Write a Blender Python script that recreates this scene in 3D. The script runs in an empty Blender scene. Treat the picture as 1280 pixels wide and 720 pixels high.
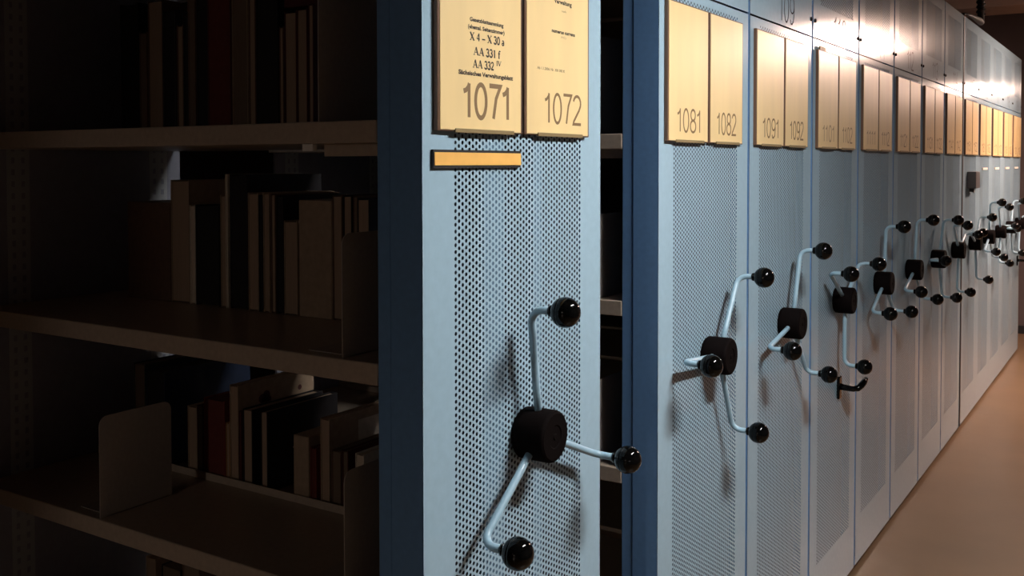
import bpy, bmesh, math, random
from mathutils import Vector, Matrix
random.seed(7)
S = bpy.context.scene
COL = S.collection
rad = math.radians

# ------------------------------------------------------------------ camera
EYE = 1.485
cam_d = bpy.data.cameras.new('camera'); cam = bpy.data.objects.new('camera', cam_d); COL.objects.link(cam)
yaw, pit, rol = rad(32.895), rad(1.666), rad(-0.059)
fw = Vector((-math.sin(yaw)*math.cos(pit), math.cos(yaw)*math.cos(pit), -math.sin(pit)))
r0 = Vector((math.cos(yaw), math.sin(yaw), 0)); u0 = r0.cross(fw)
rr = r0*math.cos(rol) + u0*math.sin(rol); uu = u0*math.cos(rol) - r0*math.sin(rol)
M = Matrix((rr, uu, -fw)).transposed().to_4x4(); M.translation = Vector((0.9, 0, EYE))
cam.matrix_world = M
cam_d.sensor_width = 36; cam_d.lens = 1244.1/1280*36
cam_d.shift_y = -(360-241.44)/1280
cam_d.clip_start = 0.02; cam_d.clip_end = 80
S.camera = cam

# ------------------------------------------------------------------ world, exposure
S.view_settings.view_transform = 'Standard'; S.view_settings.look = 'None'
S.view_settings.gamma = 1; S.view_settings.use_curve_mapping = False
S.view_settings.exposure = 0.0
W = bpy.data.worlds.new('world'); S.world = W; W.use_nodes = True
W.node_tree.nodes['Background'].inputs[0].default_value = (0.01, 0.01, 0.012, 1)
W.node_tree.nodes['Background'].inputs[1].default_value = 1.0

# ceiling lamps over the aisle: (x, y, length, brightness of the diffuser, colour)
LAMP_Z = 2.42
LAMPS = [(1.05, -8.5, 1.25, 400, (1.0, 0.87, 0.75)),
         (1.08, 1.84, 0.72, 198, (1.0, 0.98, 0.95)),
         (1.02, 7.45, 1.25, 240, (1.0, 0.69, 0.55)),
         (1.02, 13.2, 1.25, 120, (1.0, 0.69, 0.55))]

# ------------------------------------------------------------------ materials
def lin(c):
    return tuple(((v/255)/12.92 if v/255 <= .04045 else ((v/255+.055)/1.055)**2.4) for v in c)
def mat(name, col, rough=.5, metal=0.0, spec=.5, noise=0.0, scale=40, coat=0.0, bump=0.0, stretch=None):
    m = bpy.data.materials.new(name); m.use_nodes = True
    nt = m.node_tree; b = nt.nodes['Principled BSDF']
    b.inputs['Base Color'].default_value = (*col, 1); b.inputs['Roughness'].default_value = rough
    b.inputs['Metallic'].default_value = metal; b.inputs['Specular IOR Level'].default_value = spec
    b.inputs['Coat Weight'].default_value = coat; b.inputs['Coat Roughness'].default_value = .28
    if noise or bump:
        tc = nt.nodes.new('ShaderNodeTexCoord'); n = nt.nodes.new('ShaderNodeTexNoise')
        n.inputs['Scale'].default_value = scale; n.inputs['Detail'].default_value = 5
        src = tc.outputs['Object']
        if stretch:
            mp = nt.nodes.new('ShaderNodeMapping'); mp.inputs['Scale'].default_value = stretch
            nt.links.new(src, mp.inputs['Vector']); src = mp.outputs['Vector']
        nt.links.new(src, n.inputs['Vector'])
        if noise:
            r = nt.nodes.new('ShaderNodeValToRGB')
            r.color_ramp.elements[0].position = .3; r.color_ramp.elements[1].position = .7
            r.color_ramp.elements[0].color = (*[max(0, c*(1-noise)) for c in col], 1)
            r.color_ramp.elements[1].color = (*[min(1, c*(1+noise)) for c in col], 1)
            nt.links.new(n.outputs['Fac'], r.inputs['Fac']); nt.links.new(r.outputs['Color'], b.inputs['Base Color'])
        if bump:
            bp = nt.nodes.new('ShaderNodeBump'); bp.inputs['Strength'].default_value = bump
            bp.inputs['Distance'].default_value = .002
            nt.links.new(n.outputs['Fac'], bp.inputs['Height']); nt.links.new(bp.outputs['Normal'], b.inputs['Normal'])
    return m
BLUE = mat('light_blue_enamel', (.36, .515, .625), .17, spec=.5, noise=.03, scale=60)
BLUEROD = mat('blue_rod_enamel', (.31, .47, .58), .28)
DEEP = mat('deep_blue_enamel', (.15, .31, .58), .42, noise=.05, scale=80)
INNER = mat('inner_dark_blue_steel', (.018, .026, .042), .7)
CHAN = mat('inner_blue_channel', (.11, .20, .29), .6)
SHELF = mat('beige_shelf_enamel', (.42, .34, .27), .35, noise=.08, scale=90)
POST = mat('white_slotted_steel', (.42, .44, .46), .45)
DIVID = mat('divider_grey_blue_steel', (.27, .28, .34), .5, noise=.06, scale=50)
BOOKEND = mat('bookend_grey_steel', (.38, .33, .29), .45, noise=.06, scale=120)
RUBBER = mat('black_rubber', (.012, .012, .014), .6)
HUBM = mat('black_brown_plastic', (.004, .0025, .0025), .8, spec=.05, noise=.15, scale=200)
KNOB = mat('glossy_black_plastic', (.002, .002, .002), .07, spec=.25)
CARD = mat('cream_yellow_card', (.93, .69, .34), .38, noise=.05, scale=6, coat=.9, stretch=(1, 3, .6))
FRAMEM = mat('brown_plastic_holder', (.16, .085, .05), .4)
CLIP = mat('olive_brown_clip', (.26, .19, .09), .4)
ORANGE = mat('orange_label_card', (.95, .52, .14), .4, noise=.05, scale=30)
INK = mat('brown_ink', (.24, .145, .065), .6)
INKD = mat('black_ink', (.03, .02, .015), .6)
INKG = mat('grey_ink', (.10, .10, .11), .9, spec=.05)
INKL = mat('pale_brown_ink', (.42, .28, .15), .6)
STRIP = mat('white_label_strip', (.80, .76, .70), .4)
GREY = mat('grey_plastic', (.10, .095, .10), .45)
FLOORM = mat('brown_linoleum', (.19, .115, .062), .35, noise=.10, scale=3)
CEILM = mat('brown_ceiling_boards', (.13, .08, .065), .7, noise=.12, scale=4, stretch=(.5, 6, 1))
BEAMM = mat('beige_beam', (.34, .24, .19), .7, noise=.08, scale=8)
WALLM = mat('brown_wall_plaster', (.06, .045, .045), .8, noise=.06, scale=12)
DARKW = mat('dark_wall_plaster', (.10, .075, .075), .85, noise=.06, scale=12)
LAMPH = mat('lamp_housing_white', (.8, .8, .78), .4)
PAGES = mat('tan_pages', (.36, .25, .175), .8, noise=.16, scale=60, stretch=(30, 1, .3))
PAGESD = mat('brown_pages', (.17, .115, .08), .8, noise=.16, scale=60, stretch=(30, 1, .3))
PAGESK = mat('black_cloth_spine', (.014, .011, .012), .6, noise=.1, scale=60)
PAGESR = mat('dark_red_paper', (.13, .022, .016), .7, noise=.12, scale=60)
PAGESW = mat('cream_pages', (.56, .46, .36), .8, noise=.12, scale=60, stretch=(30, 1, .3))
def cover(name, c, r=.5): return mat(name, c, r, noise=.12, scale=70)
CV = {'black': cover('black_cloth_cover', (.012, .010, .012)), 'navy': cover('navy_cover', (.02, .03, .06), .35),
      'green': cover('dark_green_cover', (.03, .04, .03)), 'tan': cover('tan_card_cover', (.36, .26, .18)),
      'brown': cover('brown_card_cover', (.16, .09, .06)), 'red': cover('dark_red_cover', (.20, .025, .02)),
      'maroon': cover('maroon_cover', (.09, .018, .02)), 'grey': cover('dark_grey_cover', (.05, .045, .045)),
      'orange': cover('orange_tan_cover', (.42, .22, .09)), 'white': cover('cream_cover', (.66, .58, .48)),
      'slate': cover('slate_cover', (.06, .08, .12), .35)}

# ------------------------------------------------------------------ helpers
def link(name, me, m=None, parent=None):
    o = bpy.data.objects.new(name, me); COL.objects.link(o)
    if m is not None and me is not None and len(me.materials) == 0: me.materials.append(m)
    if parent: o.parent = parent
    return o
def tag(o, label, cat, group=None):
    o['label'] = label; o['category'] = cat
    if group: o['group'] = group
    return o
def empty(name, loc, label, cat, group=None):
    o = bpy.data.objects.new(name, None); COL.objects.link(o); o.location = loc; o.empty_display_size = .05
    return tag(o, label, cat, group)
def add_box(bm, x0, x1, y0, y1, z0, z1, bev=0.0, seg=1):
    vs = [bm.verts.new((x, y, z)) for x in (x0, x1) for y in (y0, y1) for z in (z0, z1)]
    fs = [bm.faces.new([vs[i] for i in f]) for f in
          ((0, 1, 3, 2), (4, 6, 7, 5), (0, 4, 5, 1), (2, 3, 7, 6), (0, 2, 6, 4), (1, 5, 7, 3))]
    if bev:
        es = list({e for f in fs for e in f.edges})
        bmesh.ops.bevel(bm, geom=es, offset=bev, segments=seg, affect='EDGES', profile=.5)
def finish(bm, name, smooth=False):
    bmesh.ops.recalc_face_normals(bm, faces=bm.faces)
    me = bpy.data.meshes.new(name); bm.to_mesh(me); bm.free()
    if smooth:
        for p in me.polygons: p.use_smooth = True
    return me
def box(name, d, m, parent=None, bev=0.0, seg=1):
    bm = bmesh.new(); add_box(bm, *d, bev=bev, seg=seg)
    return link(name, finish(bm, name), m, parent)
def boxes(name, ds, m, parent=None, bev=0.0):
    bm = bmesh.new()
    for d in ds: add_box(bm, *d, bev=bev)
    return link(name, finish(bm, name), m, parent)
def struct(o): o['kind'] = 'structure'; return o
def tube(bm, pts, radii, n=12, caps=True):
    """swept round tube through pts"""
    P = [Vector(p) for p in pts]; rings = []; prev = None
    if not hasattr(radii, '__len__'): radii = [radii]*len(P)
    for i, p in enumerate(P):
        t = (P[min(i+1, len(P)-1)] - P[max(i-1, 0)]).normalized()
        if prev is None:
            a = Vector((0, 0, 1)) if abs(t.z) < .9 else Vector((1, 0, 0))
            nrm = (a - t*a.dot(t)).normalized()
        else: nrm = (prev - t*prev.dot(t)).normalized()
        prev = nrm; bn = t.cross(nrm)
        rings.append([bm.verts.new(p + (nrm*math.cos(2*math.pi*k/n) + bn*math.sin(2*math.pi*k/n))*radii[i]) for k in range(n)])
    for a, b in zip(rings, rings[1:]):
        for k in range(n): bm.faces.new((a[k], a[(k+1) % n], b[(k+1) % n], b[k]))
    if caps: bm.faces.new(rings[0][::-1]); bm.faces.new(rings[-1])
def lathe(bm, prof, n=40, axis='X'):
    """profile (along, radius) revolved about an axis"""
    rings = []
    for a, r in prof:
        if r < 1e-6: rings.append([bm.verts.new((a, 0, 0))])
        else: rings.append([bm.verts.new((a, r*math.cos(2*math.pi*k/n), r*math.sin(2*math.pi*k/n))) for k in range(n)])
    for A, B in zip(rings, rings[1:]):
        for k in range(n):
            if len(A) == 1: bm.faces.new((A[0], B[k], B[(k+1) % n]))
            elif len(B) == 1: bm.faces.new((A[k], A[(k+1) % n], B[0]))
            else: bm.faces.new((A[k], A[(k+1) % n], B[(k+1) % n], B[k]))
def text_mesh(txt, height, width=None, bold=0.0, max_sx=1.4):
    """flat lettering centred on the origin in the YZ plane, facing +X; cap height in metres"""
    cu = bpy.data.curves.new('lettering', 'FONT'); cu.body = txt; cu.size = height/0.73
    cu.align_x = 'CENTER'; cu.offset = bold; cu.resolution_u = 3
    o = bpy.data.objects.new('tmp_lettering', cu); COL.objects.link(o)
    dg = bpy.context.evaluated_depsgraph_get(); dg.update()
    me = bpy.data.meshes.new_from_object(o.evaluated_get(dg))
    bpy.data.objects.remove(o); bpy.data.curves.remove(cu)
    me.materials.clear()
    xs = [v.co.x for v in me.vertices]
    sx = 1.0
    if width and xs: sx = width/max(1e-6, max(xs)-min(xs))
    for v in me.vertices:
        x, y, z = v.co; v.co = (0.0, x*sx, y)
    me.update()
    return me
def arc(cx, cy, rx, ry, a0, a1, n=10):
    return [(cx+rx*math.cos(rad(a0+(a1-a0)*i/n)), cy+ry*math.sin(rad(a0+(a1-a0)*i/n))) for i in range(n+1)]
# narrow grotesque digits, cap height 1: advance, strokes
SANS = {'0': (.52, [arc(.26, .5, .19, .5, 90, 450, 28)]), '1': (.40, [[(.05, .76), (.14, .80), (.22, .90), (.25, 1.0)], [(.24, 1.0), (.24, 0)]]),
        '2': (.52, [arc(.26, .74, .19, .26, 165, -20, 10) + [(.37, .50), (.09, .10), (.06, 0), (.47, 0)]]),
        '3': (.52, [arc(.25, .75, .18, .25, 160, -90, 12), arc(.25, .26, .20, .26, 90, -165, 12)]),
        '4': (.52, [[(.36, 0), (.36, 1), (.05, .28), (.48, .28)]]), '5': (.52, [[(.43, 1), (.12, 1), (.09, .55)] + arc(.25, .33, .20, .33, 120, -160, 14)]),
        '6': (.52, [arc(.26, .30, .19, .30, 0, 360, 20), [(.42, .85), (.36, 1.0), (.25, 1.0), (.13, .88), (.075, .60), (.075, .30)]]),
        '7': (.50, [[(.05, 1), (.46, 1), (.30, .62), (.20, 0)]]), '8': (.52, [arc(.26, .76, .165, .24, 0, 360, 20), arc(.26, .26, .20, .26, 0, 360, 20)]),
        '9': (.52, [arc(.26, .70, .19, .30, 0, 360, 20), [(.10, .15), (.16, 0), (.27, 0), (.39, .12), (.445, .40), (.445, .70)]])}
# book serif capitals and figures: advance, strokes as (points, weight); thin hairlines and end bars
def bar(x, y, r=.11): return ([(x-r, y), (x+r, y)], .45)
SERIF = {'X': (.74, [([(.10, 1), (.62, 0)], 1.5), ([(.60, 1), (.12, 0)], .6), bar(.12, .98), bar(.60, .98), bar(.12, .02), bar(.62, .02)]),
         'A': (.74, [([(.10, 0), (.36, 1)], .6), ([(.36, 1), (.63, 0)], 1.5), ([(.20, .34), (.53, .34)], .5), bar(.10, .02), bar(.63, .02)]),
         'I': (.36, [([(.18, 1), (.18, 0)], 1.5), bar(.18, .98), bar(.18, .02)]),
         'V': (.72, [([(.10, 1), (.36, 0)], 1.5), ([(.62, 1), (.36, 0)], .6), bar(.10, .98), bar(.62, .98)]),
         '0': (.52, [(arc(.26, .5, .18, .48, 90, 450, 24), 1.1)]), '1': (.46, [([(.24, 1), (.24, 0)], 1.5), ([(.10, .86), (.24, .98)], .6), bar(.24, .02)]),
         '2': (.52, [(arc(.25, .73, .17, .25, 170, -25, 10) + [(.08, .05)], 1.0), ([(.06, .04), (.46, .04)], 1.2)]),
         '3': (.50, [(arc(.23, .75, .16, .23, 160, -90, 10), 1.1), (arc(.23, .27, .19, .26, 90, -165, 10), 1.2)]),
         '4': (.54, [([(.37, 0), (.37, 1)], 1.3), ([(.35, .98), (.05, .32)], .6), ([(.05, .30), (.50, .30)], .8)]),
         'a': (.48, [([(.33, 0), (.33, .48)], 1.3), (arc(.22, .48, .12, .14, 0, 160, 8), .9), (arc(.20, .16, .13, .16, 60, 330, 10), 1.0)]),
         'f': (.40, [([(.18, 0), (.18, .80)], 1.3), (arc(.29, .80, .11, .17, 180, 30, 8), .9), ([(.04, .62), (.33, .62)], .6), bar(.18, .02)]),
         '\u2013': (.60, [([(.06, .32), (.54, .32)], .9)]), ' ': (.26, [])}
def stroke_text(txt, h, width, weight, serif=False, wob=0.0):
    """lettering of flat strokes in the YZ plane facing +X, centred, baseline z=0, cap height h"""
    V = []; F = []; pen = 0.0; runs = []
    for ch in txt:
        adv, st = (SERIF if serif else SANS)[ch]
        for s in st:
            pts, wt = s if serif else (s, 1.0)
            runs.append(([(pen+x, y) for x, y in pts], wt))
        pen += adv
    xs = [x for p, _ in runs for x, y in p]; lo, hi = min(xs), max(xs)
    sx = width/(hi-lo)
    for k, (pts, wt) in enumerate(runs):
        P = [Vector(((x-(lo+hi)/2)*sx, y*h)) for x, y in pts]; hw = weight*wt/2; n = len(P); idx = []
        for i in range(n):
            d0 = (P[i]-P[max(i-1, 0)]); d1 = (P[min(i+1, n-1)]-P[i])
            d0 = d0.normalized() if d0.length > 0 else d1.normalized(); d1 = d1.normalized() if d1.length > 0 else d0
            closed = n > 12 and (P[0]-P[-1]).length < 1e-6
            if closed and i in (0, n-1): d0 = (P[-1]-P[-2]).normalized(); d1 = (P[1]-P[0]).normalized()
            n0 = Vector((-d0.y, d0.x)); n1 = Vector((-d1.y, d1.x)); m = n0+n1
            m = m.normalized() if m.length > 1e-6 else n0
            q = hw/max(.5, m.dot(n0))
            V.append((k*2e-6, P[i].x-m.x*q, P[i].y-m.y*q)); V.append((k*2e-6, P[i].x+m.x*q, P[i].y+m.y*q)); idx.append(len(V)-2)
        for a, b in zip(idx, idx[1:]): F.append((a, b, b+1, a+1))
    me = bpy.data.meshes.new('lettering'); me.from_pydata(V, [], F); me.update(); return me

def perforated(name, w, z_lo, z_hi, ya, p, cols, zs, rows, r, depth):
    """sheet in the plane X=0 from y=0..w, z=z_lo..z_hi with staggered round holes"""
    c = p*0.886; yb = ya + cols*c; h = p/2; L = 2*rows
    V = []; F = []
    def v(x, y, z): V.append((x, y, z)); return len(V)-1
    G = [[v(0, ya+i*c, zs+k*h) for k in range(L+1)] for i in range(cols+1)]
    Lft = [v(0, 0, zs+k*h) for k in range(L+1)]; Rgt = [v(0, w, zs+k*h) for k in range(L+1)]
    for k in range(L):
        F.append((Lft[k], G[0][k], G[0][k+1], Lft[k+1])); F.append((G[cols][k], Rgt[k], Rgt[k+1], G[cols][k+1]))
    for zz, k, flip in ((z_lo, 0, 0), (z_hi, L, 1)):
        row = [v(0, 0, zz)] + [v(0, ya+i*c, zz) for i in range(cols+1)] + [v(0, w, zz)]
        top = [Lft[k]] + [G[i][k] for i in range(cols+1)] + [Rgt[k]]
        for i in range(cols+2):
            q = (row[i], row[i+1], top[i+1], top[i]); F.append(q[::-1] if flip else q)
    cs = [(math.cos(math.pi/4*a)*r, math.sin(math.pi/4*a)*r) for a in range(8)]
    for i in range(cols):
        odd = i % 2
        if odd:
            F.append((G[i][0], G[i+1][0], G[i+1][1], G[i][1])); F.append((G[i][L-1], G[i+1][L-1], G[i+1][L], G[i][L]))
        for j in range(rows - odd):
            k = 2*j + odd; cy = ya+(i+.5)*c; cz = zs+(k+1)*h
            BL, ML, TL = G[i][k], G[i][k+1], G[i][k+2]; BR, MR, TR = G[i+1][k], G[i+1][k+1], G[i+1][k+2]
            H = [v(0, cy+a, cz+b) for a, b in cs]; K = [v(-depth, cy+a, cz+b) for a, b in cs]
            F += [(BR, MR, H[0], H[7]), (MR, TR, H[1], H[0]), (TR, H[2], H[1]), (TR, TL, H[2]), (TL, H[3], H[2]),
                  (TL, ML, H[4], H[3]), (ML, BL, H[5], H[4]), (BL, H[6], H[5]), (BL, BR, H[6]), (BR, H[7], H[6])]
            for a in range(8): F.append((H[a], H[(a+1) % 8], K[(a+1) % 8], K[a]))
    me = bpy.data.meshes.new(name); me.from_pydata(V, [], F); me.update(); return me

def slotted(name, y0, y1, z0, z1, m, parent, x, th=.0006):
    """slotted steel upright facing +X at plane x with two columns of slots"""
    bm = bmesh.new(); w = y1-y0
    ys = [y0, y0+.2*w, y0+.36*w, y0+.64*w, y0+.80*w, y1]
    zs = [z0]; z = z0+.012; solid = [False]
    while z+.02 < z1: zs += [z, z+.013]; z += .026
    zs.append(z1)
    g = [[bm.verts.new((x, y, zz)) for zz in zs] for y in ys]
    for i in range(5):
        for k in range(len(zs)-1):
            if i in (1, 3) and k % 2 == 1: continue
            bm.faces.new((g[i][k], g[i+1][k], g[i+1][k+1], g[i][k+1]))
    for e in [e for e in bm.edges if e.is_boundary]:      # folded rims of the sheet and of every slot
        a, b = e.verts; c = bm.verts.new((x-th, a.co.y, a.co.z)); d = bm.verts.new((x-th, b.co.y, b.co.z))
        bm.faces.new((a, b, d, c))
    bmesh.ops.remove_doubles(bm, verts=bm.verts, dist=1e-6)
    for f in bm.faces:
        if abs(f.normal.x) > .5 and f.normal.x < 0: f.normal_flip()
    me = bpy.data.meshes.new(name); bm.to_mesh(me); bm.free()
    return link(name, me, m, parent)

# ------------------------------------------------------------------ the room
XR, YB, YE, XL, CZ = 2.3, -11.0, 19.0, -2.4, 2.85
struct(box('floor', (XL, XR, YB, YE, -.1, 0), FLOORM))
struct(box('ceiling', (XL, XR, YB, YE, CZ, CZ+.1), CEILM))
struct(box('wall_right', (XR, XR+.1, YB, YE, 0, CZ), WALLM))
struct(box('wall_left', (XL-.1, XL, YB, YE, 0, CZ), DARKW))
struct(box('wall_back', (XL-.1, XR+.1, YB-.1, YB, 0, CZ), DARKW))
struct(box('wall_end', (XL-.1, XR+.1, YE, YE+.1, 0, CZ), WALLM))
struct(box('wall_pier', (XL, -.03, 9.70, 10.1, 0, CZ), DARKW)).name = 'wall_far'
struct(box('baseboard_far', (XL, -.028, 9.685, 9.70, 0, .07), RUBBER))
struct(box('light_blocker_near', (XL, -.03, -10.0, -3.2, 0, CZ), DARKW))  # unseen block added to keep the rear lamp off the deep shelf ends
k = 1
for y in (-10.4, -8.5, -6.6, -4.7, -2.8, -.9, 1.0, 2.9, 4.8, 6.7, 8.6, 10.7, 12.6, 14.5, 16.4, 18.3):
    struct(box('trim_%d' % k, (XL, XR, y, y+.5, CZ-.14, CZ), BEAMM, bev=.006)); k += 1

# lamps
for i, (x, y, ln, wt, c) in enumerate(LAMPS):
    t = empty('ceiling_lamp', (x, y, LAMP_Z),
              ['white ceiling lamp in the aisle before the first shelving unit', 'short white ceiling lamp over the first two shelving units',
               'white ceiling lamp over the middle of the aisle', 'white ceiling lamp past the far end of the row'][i], 'lamp', 'lamps above the aisle')
    hs = [(-.075, .075, -ln/2-.04, ln/2+.04, .035, .085)]
    zl = -.05 if i == 1 else -.033             # a trough: its sides come down around the diffuser
    hs += [(-.075, -.0615, -ln/2-.04, ln/2+.04, zl, .035), (.0615, .075, -ln/2-.04, ln/2+.04, zl, .035),
           (-.0615, .0615, -ln/2-.04, -ln/2-.002, zl, .035), (-.0615, .0615, ln/2+.002, ln/2+.04, zl, .035)]
    boxes('housing', hs, LAMPH, t)
    em = bpy.data.materials.new('lamp_diffuser_glow'); em.use_nodes = True; bs = em.node_tree.nodes['Principled BSDF']
    bs.inputs['Base Color'].default_value = (.8, .8, .8, 1); bs.inputs['Emission Color'].default_value = (*c, 1)
    bs.inputs['Emission Strength'].default_value = wt
    box('diffuser', (-.06, .06, -ln/2, ln/2, -.045, .0345), em, t, bev=.006)
    bm = bmesh.new()
    for s in (-1, 1): tube(bm, [(0, s*ln*.35, .08), (0, s*ln*.35, CZ-LAMP_Z)], .006, 8)
    link('suspension_rod', finish(bm, 'suspension_rod'), LAMPH, t)

# ------------------------------------------------------------------ shelving units
PW = .555                                   # width of an end panel
Z0, ZS, ZT = .022, 1.878, 2.301             # panel bottom, split line, top
P_ = .0105; COLS = 43; YA = .0775
ROWS = int((ZS-.008-.19)/P_)
SHEET_LO = perforated('perforated_panel', PW, Z0, ZS-.0025, YA, P_, COLS, .19, ROWS, .0033, .0003)
SHEET_HI = perforated('name_panel', PW, ZS+.0025, ZT, YA, P_, COLS, 1.986, 25, .0033, .0003)
SHELF_Z = [.075, .436, .808, 1.182, 1.552, 1.924]
X_IN, X_OUT = -.0885, -1.19
bm = bmesh.new()                            # box behind the sheet: side walls, back plate, top and bottom caps
for d in ((-.060, -.0015, 0, .0015, Z0, ZT), (-.060, -.0015, PW-.0015, PW, Z0, ZT),
          (-.060, -.0015, .0015, PW-.0015, Z0, Z0+.002),
          (-.060, -.0015, .0015, PW-.0015, ZT-.002, ZT)): add_box(bm, *d)
CASING = finish(bm, 'panel_casing'); CASING.materials.append(DEEP)
bm = bmesh.new(); add_box(bm, -.060, -.045, .0016, PW-.0016, Z0+.0021, ZT-.0021)
BACKP = finish(bm, 'back_plate'); BACKP.materials.append(INNER)
bm = bmesh.new()
for a, b in ((.165, .228), (.318, .352)): add_box(bm, -.020, -.006, a, b, Z0+.01, ZT-.01, bev=.002)
CHANNELS = finish(bm, 'stiffener'); CHANNELS.materials.append(CHAN)
bm = bmesh.new()
add_box(bm, X_IN, -.0615, .002, .05, Z0, ZT-.005, bev=.002); add_box(bm, X_IN, -.0615, PW-.05, PW-.002, Z0, ZT-.005, bev=.002)
add_box(bm, X_IN+.004, -.0615, .05, PW-.05, Z0, ZT-.01)
INNERPOST = finish(bm, 'end_upright'); INNERPOST.materials.append(DEEP)
bm = bmesh.new()
add_box(bm, -1.21, -.02, .03, PW-.03, .012, Z0+.04); add_box(bm, -.3, -.1, .05, PW-.05, .0, .03); add_box(bm, -1.1, -.9, .05, PW-.05, .0, .03)
CHASSIS = finish(bm, 'chassis'); CHASSIS.materials.append(RUBBER)
bm = bmesh.new(); add_box(bm, X_OUT, X_IN, 0, PW-.048, -.034, 0, bev=.0015)
SHELFME = finish(bm, 'shelf'); SHELFME.materials.append(SHELF)
# hand wheel
bm = bmesh.new()
lathe(bm, [(0, 0), (0, .040), (.004, .0435), (.014, .044), (.056, .044), (.0605, .0425), (.063, .039), (.063, .020), (.0615, .018), (.0615, .006), (.063, .004), (.063, 0)], 44)
HUB = finish(bm, 'hub'); HUB.materials.append(HUBM)
for p in HUB.polygons: p.use_smooth = abs(p.normal.x) < .5
RAD, XA, XK, BR = .2176, .0315, .0975, .024
pts = [(XA, 0, .02), (XA, 0, .08), (XA, 0, RAD-BR)]
for a in range(1, 9):
    t = a/8*math.pi/2; pts.append((XA+BR*(1-math.cos(t)), 0, RAD-BR+BR*math.sin(t)))
pts.append((XK-.012, 0, RAD))
bm = bmesh.new(); tube(bm, pts, .0066, 14); ARM = finish(bm, 'arm', True); ARM.materials.append(BLUEROD)
bm = bmesh.new(); kr = .0252
prof = [(-kr-.004, 0), (-kr-.004, .0095), (-kr+.003, .0105)]
for a in range(3, 25):
    t = a/24*math.pi; prof.append((-kr*math.cos(t), kr*math.sin(t)))
    if a == 10: prof += [(-kr*math.cos(t)+.0006, kr*math.sin(t)-.0006), (-kr*math.cos(t)+.0012, kr*math.sin(t)+.0003)]
prof[-1] = (kr, 0)
lathe(bm, prof, 32); KNOBME = finish(bm, 'knob', True); KNOBME.materials.append(KNOB)
# label plate holders (two widths)
def plate_meshes(y0, y1, z0=1.535, z1=1.844):
    b1 = bmesh.new(); add_box(b1, .0003, .0088, y0, y1, z0, z1, bev=.0008)
    h = finish(b1, 'label_holder'); h.materials.append(FRAMEM)
    b2 = bmesh.new(); add_box(b2, .0082, .0098, y0+.0055, y1-.0055, z0+.002, z1-.003, bev=.0004)
    c = finish(b2, 'label_card'); c.materials.append(CARD)
    w = y1-y0
    b3 = bmesh.new(); add_box(b3, .0076, .0112, y0+.18*w, y1-.12*w, z0-.002, z0+.0045, bev=.0006)
    k = finish(b3, 'card_clip'); k.materials.append(CLIP)
    return h, c, k
PL = [(.026, .2595), (.2675, .4925)]
PLATES = [plate_meshes(*q) for q in PL]
CX = .0100

ANG = {107: 112.5, 108: 35, 109: 19.6, 110: 60.1, 111: 6, 112: 11.2, 113: 33.1, 114: 70.7, 115: 49.5, 116: 9.6, 117: 82.2, 118: 31, 119: 77}
UY = {107: 1.150, 108: 1.9737}
for i in range(6): UY[109+i] = 2.5440 + .5734*i
for i in range(5): UY[115+i] = 5.997 + .5565*i
ORD = {109: 'third', 110: 'fourth', 111: 'fifth', 112: 'sixth', 113: 'seventh', 114: 'eighth', 115: 'ninth',
       116: 'tenth', 117: 'eleventh', 118: 'twelfth', 119: 'last'}
LAB = {107: 'light blue shelving unit with lettered plates 1071 and 1072, standing apart at the front',
       108: 'light blue shelving unit with plates 1081 and 1082, across the dark gap from 1072',
       109: 'light blue shelving unit with plates 1091 and 1092',
       110: 'blue shelving unit numbered 110 with a black lever handle below its hand wheel',
       111: 'blue shelving unit numbered 111 on its name band',
       112: 'blue shelving unit numbered 112 on its name band',
       113: 'grey blue shelving unit directly beyond the one numbered 112',
       114: 'grey blue shelving unit just before the dark vertical gap and black cable arm',
       115: 'grey shelving unit carrying a small dark box, just past the dark gap',
       116: 'grey shelving unit right after the one with the dark box',
       117: 'grey shelving unit third from the far end of the row',
       118: 'grey shelving unit next to last at the far end of the row',
       119: 'grey shelving unit last at the far end, with a black lever at its hand wheel'}
def lettering(parent, name, txt, h, y, z, m, width=None, bold=0.0, x=CX):
    me = text_mesh(txt, h, width, bold); me.materials.append(m)
    o = link(name, me, None, parent); o.location = (x, y, z); return o
def lever(parent, y, z):
    bm = bmesh.new(); add_box(bm, .0005, .010, y-.016, y+.016, z-.042, z+.036, bev=.004, seg=2)
    pl = link('lever_plate', finish(bm, 'lever_plate'), KNOB, parent)
    bm = bmesh.new()
    tube(bm, [(.004, y, z), (.03, y, z-.002), (.052, y, z-.003), (.066, y+.004, z), (.074, y+.014, z+.008), (.078, y+.034, z+.016), (.078, y+.060, z+.022)],
         [.012, .0105, .010, .0105, .011, .011, .009], 12)
    link('lever_handle', finish(bm, 'lever_handle', True), KNOB, pl)
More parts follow.
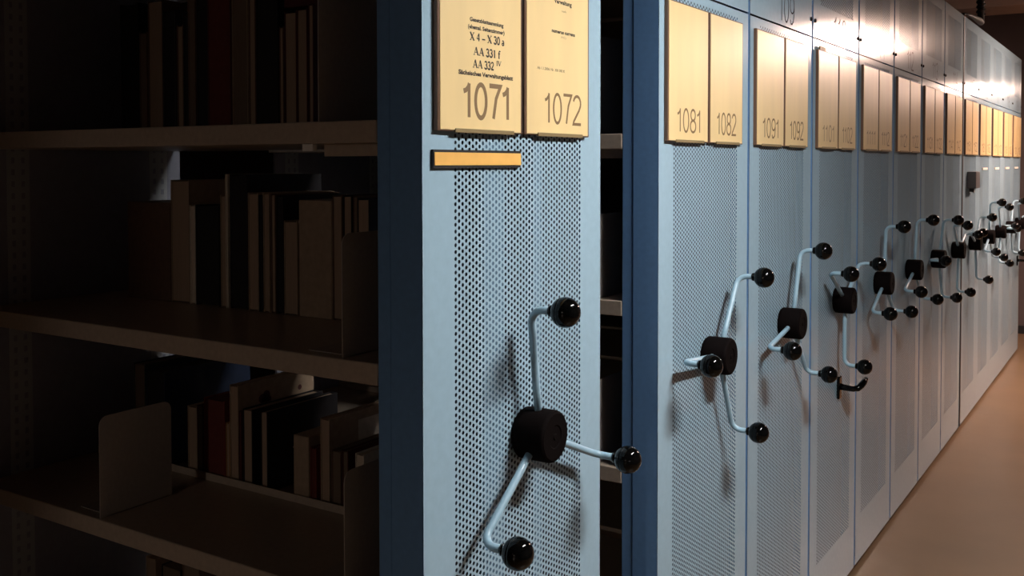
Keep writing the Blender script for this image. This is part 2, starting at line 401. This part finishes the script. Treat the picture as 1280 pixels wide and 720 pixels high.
def make_unit(n):
    y0 = UY[n]
    t = empty('mobile_shelving_unit', (0, y0, 0), LAB[n], 'shelf', 'mobile shelving units in one long row')
    link('perforated_panel', SHEET_LO, BLUE, t); hi = link('name_panel', SHEET_HI, BLUE, t)
    link('panel_casing', CASING, None, t); link('back_plate', BACKP, None, t); n == 107 and link('stiffener', CHANNELS, None, t)
    link('end_upright', INNERPOST, None, t); link('chassis', CHASSIS, None, t)
    for z in SHELF_Z:
        s = link('shelf', SHELFME, None, t); s.location = (0, 0, z)
    box('top_cover', (X_OUT-.01, X_IN, 0, PW, ZT-.04, ZT-.005), DEEP, t)
    dv = box('divider_panel', (X_OUT-.012, X_OUT-.0042, .03, PW-.03, Z0+.04, ZT-.04), DIVID, t)
    if n in (107, 108):
        for a, b in ((.068, .120), (PW-.122, PW-.070)):
            slotted('slotted_upright', a, b, Z0+.05, ZT-.05, POST, t, X_OUT-.0035)
        for z in (.808,):
            box('back_stop', (X_OUT+.01, X_IN-.005, .272, .2745, z+.0002, z+.016), SHELF, t)
        box('shelf_clip', (-.245, -.222, .003, .014, 1.552-.034-.012, 1.552-.0345), STRIP, t, bev=.001)
        box('shelf_bracket', (-.222, X_IN-.001, .030, .036, 1.552-.034-.020, 1.552-.0345), SHELF, t)
    # seals between units
    box('edge_seal', (-.055, -.030, PW+.0003, PW+.0075, Z0+.01, ZT-.01), INNER if n != 107 else RUBBER, t) if n not in (107, 114, 115, 116, 117, 118, 119) else None
    if n == 114: box('dark_edge_seal', (-.045, .003, PW+.0003, PW+.0295, Z0+.002, ZT-.002), RUBBER, t)
    # band number and screws
    me = stroke_text(str(n), .078, .135 if n not in (110, 111) else .15, .005); me.materials.append(INKG)
    o = link('band_number', me, None, hi); o.location = (.0006, PW*.5+.03, 1.893)
    bm = bmesh.new()
    for yy in (.012, PW-.012):
        for a in (0,):
            n0 = len(bm.verts); lathe(bm, [(0.0003, .0065), (.004, .0062), (.0055, .004), (.0058, 0)], 14)
            bm.verts.ensure_lookup_table()
            for v in bm.verts[n0:]: v.co += Vector((0, yy, 1.931))
    link('screw', finish(bm, 'screw'), RUBBER, hi)
    # hand wheel
    hub = link('hand_wheel_hub', HUB, None, t); hub.location = (.0005, PW/2, 1.0285); hub.rotation_euler = (-rad(ANG[n]), 0, 0)
    for k in range(3):
        a = link('arm', ARM, None, hub); a.rotation_euler = (-k*2*math.pi/3, 0, 0)
        th = k*2*math.pi/3
        kb = link('knob', KNOBME, None, hub); kb.location = (XK, RAD*math.sin(th), RAD*math.cos(th)); kb.rotation_euler = (-th, 0, 0)
    # label plates
    for q in range(2):
        h, c, kk = PLATES[q]
        ho = link('label_holder', h, None, t); link('label_card', c, None, ho); link('card_clip', kk, None, ho)
        txt = '%d%d' % (n, q+1)
        yc = (PL[q][0]+PL[q][1])/2
        if n == 107: spec = ((.052, .124, .152, .0075), (.051, .128, .3957, .0052))[q]
        else: spec = (.051, .128, yc-.002, .0052)
        me = stroke_text(txt, spec[0], spec[1], spec[3]); me.materials.append(INK if n < 110 else INKL)
        o = link('plate_number', me, None, ho); o.location = (CX, spec[2], 1.5575)
    return t, hi
UNITS = {}
for n in range(107, 120): UNITS[n] = make_unit(n)

# lettering on the first two plates, strip under plate 1071
T7 = UNITS[107][0]
H7 = [c for c in T7.children if c.name.split('.')[0] == 'label_holder']
A, B = H7[0], H7[1]
for txt, h, y, z, w, b in (('Gesetzblattsammlung', .0062, .1538, 1.7060, .094, .0003), ('(ehemal. Seitenzimmer)', .0062, .1530, 1.6945, .102, .0003),
                           ('S\u00e4chsisches Verwaltungsblatt', .0068, .1530, 1.6226, .152, .00035)):
    lettering(A, 'printed_line', txt, h, y, z, INKD, w, b)
for txt, h, y, z, w, wt in (('X 4 \u2013 X 30 a', .0120, .1543, 1.6768, .095, .0022), ('AA 331 f', .0122, .1542, 1.6548, .0756, .0022),
                            ('AA 332', .0122, .1435, 1.6350, .0582, .0022), ('IV', .0078, .1878, 1.6428, .0139, .0015)):
    me = stroke_text(txt, h, w, wt, True); me.materials.append(INKD)
    o = link('printed_line', me, None, A); o.location = (CX, y, z)
for txt, h, y, z, w, b, m in (('Verwaltung', .0075, .3940, 1.7685, .062, .00035, INKD), ('nach', .0040, .3970, 1.7550, .0153, 0, INK),
                              ('numerus currens', .0062, .3957, 1.7162, .0825, .00035, INKD), ('(NC)', .0040, .3957, 1.7085, .0179, 0, INKL),
                              ('Ab 1.1.2006: Nr. 300 000 ff.', .0048, .3534, 1.6482, .0941, .0001, INK)):
    lettering(B, 'printed_line', txt, h, y, z, m, w, b)
sh = box('label_strip', (.0004, .0050, .0205, .2605, 1.4795, 1.5070), RUBBER, T7)
box('strip_card', (.0046, .0062, .0225, .2600, 1.4835, 1.5030), ORANGE, sh)
for n, a in ((116, .17), (117, .17), (118, .17), (119, .17)):
    s = box('label_strip', (.0004, .0060, a, a+.20, 1.447, 1.461), STRIP, UNITS[n][0])
box('plate_tab', (.0040, .0090, .045, .110, 1.8445, 1.8560), CLIP, UNITS[110][0])
lever(UNITS[110][0], .318, .727)
lever(UNITS[119][0], .40, .735)
# dark box on the ninth unit
T = UNITS[115][0]
bm = bmesh.new(); add_box(bm, .0005, .048, .150, .300, 1.345, 1.440, bev=.004, seg=2)
bx = link('lock_box', finish(bm, 'lock_box'), GREY, T)
bm = bmesh.new(); tube(bm, [(.020, .185, 1.346), (.020, .185, 1.325)], [.014, .012], 14)
link('lock_button', finish(bm, 'lock_button', True), RUBBER, bx)
box('lock_tongue', (.018, .024, .250, .275, 1.318, 1.3455), POST, bx)

# cable arm above the dark gap, with coiled cable up to the ceiling
ca = empty('cable_arm', (.0, 5.98, 2.303), 'black cable arm with coiled cable above the dark gap in the row', 'cable arm')
bm = bmesh.new()
add_box(bm, -.05, .008, -.010, .012, .0, .012, bev=.002)
tube(bm, [(.004, 0, .008), (.010, .12, .014), (.016, .30, .018), (.020, .43, .018), (.022, .47, .016), (.022, .50, .014)], [.005, .009, .015, .020, .019, .010], 12)
link('support_arm', finish(bm, 'support_arm', True), RUBBER, ca)
bm = bmesh.new(); pts = []
for i in range(0, 17*12+1):
    t = i/12; a = 2*math.pi*t; zz = .06 + t*.0285
    pts.append((.022+.019*math.cos(a), .455+.019*math.sin(a), zz))
tube(bm, pts, .0085, 6)
tube(bm, [(.022, .455, .015), (.022, .455, .30), (.022, .455, CZ-2.3035)], [.020, .016, .014], 10)
link('coiled_cable', finish(bm, 'coiled_cable', True), RUBBER, ca)

# ------------------------------------------------------------------ bookends
def bookend(x, ya, depth, z, h, label, foot=1):
    bm = bmesh.new(); n = 6; r = .018; out = []
    prof = [(0, 0), (depth, 0)]
    for a in range(n+1):
        t = a/n*math.pi/2; prof.append((depth-r+r*math.cos(t), h-r+r*math.sin(t)))
    for a in range(n+1):
        t = math.pi/2+a/n*math.pi/2; prof.append((r+r*math.cos(t), h-r+r*math.sin(t)))
    f = [bm.verts.new((0, y, zz)) for y, zz in prof]; g = [bm.verts.new((-.0016, y, zz)) for y, zz in prof]
    bm.faces.new(f); bm.faces.new(g[::-1])
    for i in range(len(f)): j = (i+1) % len(f); bm.faces.new((f[i], g[i], g[j], f[j]))
    add_box(bm, -.0016-.09*foot, 0, .02, depth-.01, 0, .0014)
    o = link('bookend', finish(bm, 'bookend'), BOOKEND)
    o.location = (x, ya, z+.0004)
    return tag(o, label, 'bookend', 'steel bookends on the shelves')
Y7 = UY[107]; Y8 = UY[108]
bookend(-.2085, Y7+.004, .262, 1.552, .225, 'grey steel bookend closing the book row on the upper open shelf')
bookend(-.1614, Y7+.004, .262, 1.182, .195, 'grey steel bookend at the blue end of the middle open shelf')
bookend(-.7842, Y7+.004, .165, .808, .195, 'pale grey steel bookend alone on the empty part of the lower open shelf')
bookend(-.1596, Y7+.004, .262, .808, .195, 'grey steel bookend at the blue end of the lower open shelf')
bookend(-.165, Y8+.004, .25, 1.552, .225, 'dark bookend deep in the gap beside plate 1072, upper shelf')
bookend(-.150, Y8+.004, .25, 1.182, .190, 'dark bookend deep in the gap between units 107 and 108, above the middle shelf')
bookend(-.150, Y8+.004, .25, .808, .190, 'dark bookend deep in the gap behind the black knob of the hand wheel')

# ------------------------------------------------------------------ books
YF = 1.428                                    # fore edges face the empty half of the shelf
def book(x0, x1, h, z, cov, pages, label, depth=None, group=None, style='book'):
    w = x1-x0; d = depth or min(.235, max(.15, h*.78)); b = min(.0022, w*.14)
    yf = YF + random.uniform(0, .004)
    t = empty('book' if style == 'book' else style, (x0, yf, z+.0004), label, 'book' if style == 'book' else 'box', group)
    if style == 'book':
        bm = bmesh.new(); r = .0006
        for q in ((0, b, 0, d, 0, h), (w-b, w, 0, d, 0, h)): add_box(bm, *q, bev=r)
        add_box(bm, b*.6, w-b*.6, d-.004, d, 0.0002, h-.0002, bev=r)
        link('cover', finish(bm, 'cover'), CV[cov], t)
        bm = bmesh.new(); add_box(bm, b, w-b, .0025, d-.004, .003, h-.0035)
        link('pages', finish(bm, 'pages'), pages, t)
    else:
        bm = bmesh.new(); add_box(bm, 0, w, 0, d, 0, h, bev=.0015)
        add_box(bm, -.001+.001, w, .0-.0008, .0012, h*.80, h*.82)
        link('box_body', finish(bm, 'box_body'), CV[cov], t)
    return t
def row(z, items, shelf, anchor):
    n = len(items)
    for i, it in enumerate(items):
        x0, x1, h, cov, pages, desc = it[:6]; kw = it[6] if len(it) > 6 else {}
        kw = dict(kw); st = kw.get('style', 'book')
        pos = ['first', 'second', 'third', 'fourth', 'fifth', 'sixth', 'seventh', 'eighth', 'ninth', 'tenth', 'eleventh', 'twelfth',
               'thirteenth', 'fourteenth', 'fifteenth', 'sixteenth', 'seventeenth', 'eighteenth'][i]
        lab = '%s, %s from the divider on the %s shelf' % (desc, pos, shelf)
        t = book(x0, x1, h, z, cov, pages, lab, group='books on the %s open shelf' % shelf, **kw)
        it_out.append(t)
it_out = []
P1, P2, P3, PK, PR = PAGES, PAGESD, PAGESW, PAGESK, PAGESR
row(1.552, [
    (-1.089, -1.026, .297, 'black', PK, 'thick black volume'), (-1.021, -.995, .229, 'brown', P2, 'short brown book'),
    (-.992, -.943, .296, 'brown', P1, 'tall tan-edged book'), (-.940, -.897, .27, 'grey', PK, 'dark grey book'),
    (-.894, -.874, .235, 'brown', P1, 'slim tan-edged book'), (-.872, -.857, .26, 'black', PK, 'thin black book'),
    (-.855, -.832, .30, 'brown', P2, 'tall brown book'), (-.829, -.796, .31, 'black', PK, 'tall black book'),
    (-.793, -.722, .31, 'maroon', PR, 'wide maroon volume'), (-.719, -.672, .31, 'tan', P2, 'tall tan book'),
    (-.667, -.648, .31, 'brown', P1, 'tall slim tan-edged book'), (-.645, -.584, .30, 'black', PK, 'wide black volume'),
    (-.581, -.570, .209, 'brown', P1, 'very thin low book'), (-.568, -.535, .237, 'maroon', P1, 'book with bright tan pages in maroon boards'),
    (-.531, -.503, .240, 'maroon', P1, 'tan-paged book in maroon boards'), (-.500, -.487, .247, 'maroon', P1, 'thin tan-paged book nearest the bookend')], 'upper', '')
row(1.182, [
    (-1.072, -.925, .2185, 'brown', P2, 'wide brown cardboard box file', {'style': 'box_file', 'depth': .2}),
    (-.922, -.862, .269, 'tan', P1, 'tall tan book'), (-.858, -.841, .215, 'white', P3, 'thin cream book'),
    (-.838, -.765, .216, 'black', PK, 'wide low black volume'), (-.762, -.745, .238, 'tan', P1, 'slim tan book'),
    (-.742, -.735, .2825, 'white', P3, 'very thin pale folder'), (-.732, -.680, .282, 'black', PK, 'tall black volume'),
    (-.675, -.645, .2445, 'tan', P1, 'tan-paged book'), (-.643, -.632, .24, 'black', PK, 'thin black book'),
    (-.630, -.612, .245, 'tan', P1, 'slim tan book'), (-.608, -.596, .243, 'brown', P1, 'thin brown book'),
    (-.594, -.575, .24, 'black', PK, 'slim black book'), (-.571, -.534, .19, 'tan', P1, 'low tan book'),
    (-.531, -.443, .232, 'tan', P1, 'wide tan box file', {'style': 'box_file', 'depth': .2}),
    (-.4406, -.416, .243, 'brown', P1, 'tan-edged book'), (-.412, -.390, .2435, 'black', P1, 'tan-edged book in black boards'),
    (-.387, -.377, .243, 'brown', P2, 'thin brown book'), (-.375, -.345, .238, 'black', P1, 'tan-edged book in black boards beside the bookend')], 'middle', '')
row(.808, [
    (-1.053, -1.013, .225, 'green', P2, 'tall dark green volume', {'depth': .25}), (-1.010, -.946, .215, 'navy', PK, 'large navy volume', {'depth': .25}),
    (-.872, -.842, .150, 'tan', P1, 'low tan book'), (-.840, -.822, .155, 'maroon', P2, 'dark thin book'),
    (-.817, -.752, .175, 'red', PR, 'red book'), (-.750, -.738, .130, 'orange', P1, 'short orange book'),
    (-.736, -.711, .212, 'tan', P1, 'tall tan book with dark cover marks', {'depth': .225}), (-.708, -.701, .160, 'maroon', PR, 'thin maroon booklet'),
    (-.698, -.670, .166, 'black', P1, 'black book with tan pages', {'depth': .21}), (-.645, -.625, .168, 'black', P1, 'flat black book with tan pages', {'depth': .21}),
    (-.549, -.507, .134, 'tan', P1, 'low tan box file', {'style': 'box_file', 'depth': .19}), (-.504, -.488, .115, 'red', PR, 'thin red book'),
    (-.476, -.452, .177, 'tan', P1, 'tan folder with white side label', {'depth': .225}), (-.448, -.424, .118, 'brown', P2, 'low brown book'),
    (-.420, -.404, .122, 'maroon', P2, 'low maroon book'), (-.384, -.362, .122, 'white', P3, 'low cream book'), (-.352, -.322, .10, 'black', P3, 'low black book')], 'lower', '')
row(.436, [(-1.018, -.984, .158, 'tan', P1, 'tan book barely showing'), (-.965, -.90, .15, 'black', P2, 'black volume barely showing'),
           (-.895, -.84, .168, 'brown', P2, 'brown volume barely showing')], 'bottom', '')
# marks on the tall tan book and the label on the tan folder (lower shelf)
def find(s): return [o for o in it_out if s in o['label']][0]
t = find('dark cover marks'); w = .025
for nm, cs in (('flower_mark', ((.068, .172, .010), (.080, .178, .010), (.075, .164, .010), (.086, .168, .008))), ('dot_mark', ((.180, .176, .006),))):
    bm = bmesh.new()
    for cy, cz, r in cs:
        bmesh.ops.create_circle(bm, cap_ends=True, radius=r, segments=14, matrix=Matrix.Translation((w+.0005, cy, cz)) @ Matrix.Rotation(math.pi/2, 4, 'Y'))
    link(nm, finish(bm, nm), CV['maroon'], t)
t = find('white side label'); w = .024
lb = box('paper_label', (w+.0002, w+.0008, .085, .205, .105, .158), CV['white'], t)
lettering(lb, 'printed_line', '1072', .010, .165, .140, INKD, None, 0, w+.0011)
# a flat book lying over the upright ones on the upper shelf
fl = empty('book', (-.585, YF+.02, 1.8005), 'dark maroon book lying flat across the tan books on the upper open shelf', 'book', 'books on the upper open shelf')
box('cover', (0, .10, 0, .16, 0, .028), CV['maroon'], fl, bev=.001)
box('pages', (.1001, .103, .004, .156, .003, .025), PAGESW, fl)
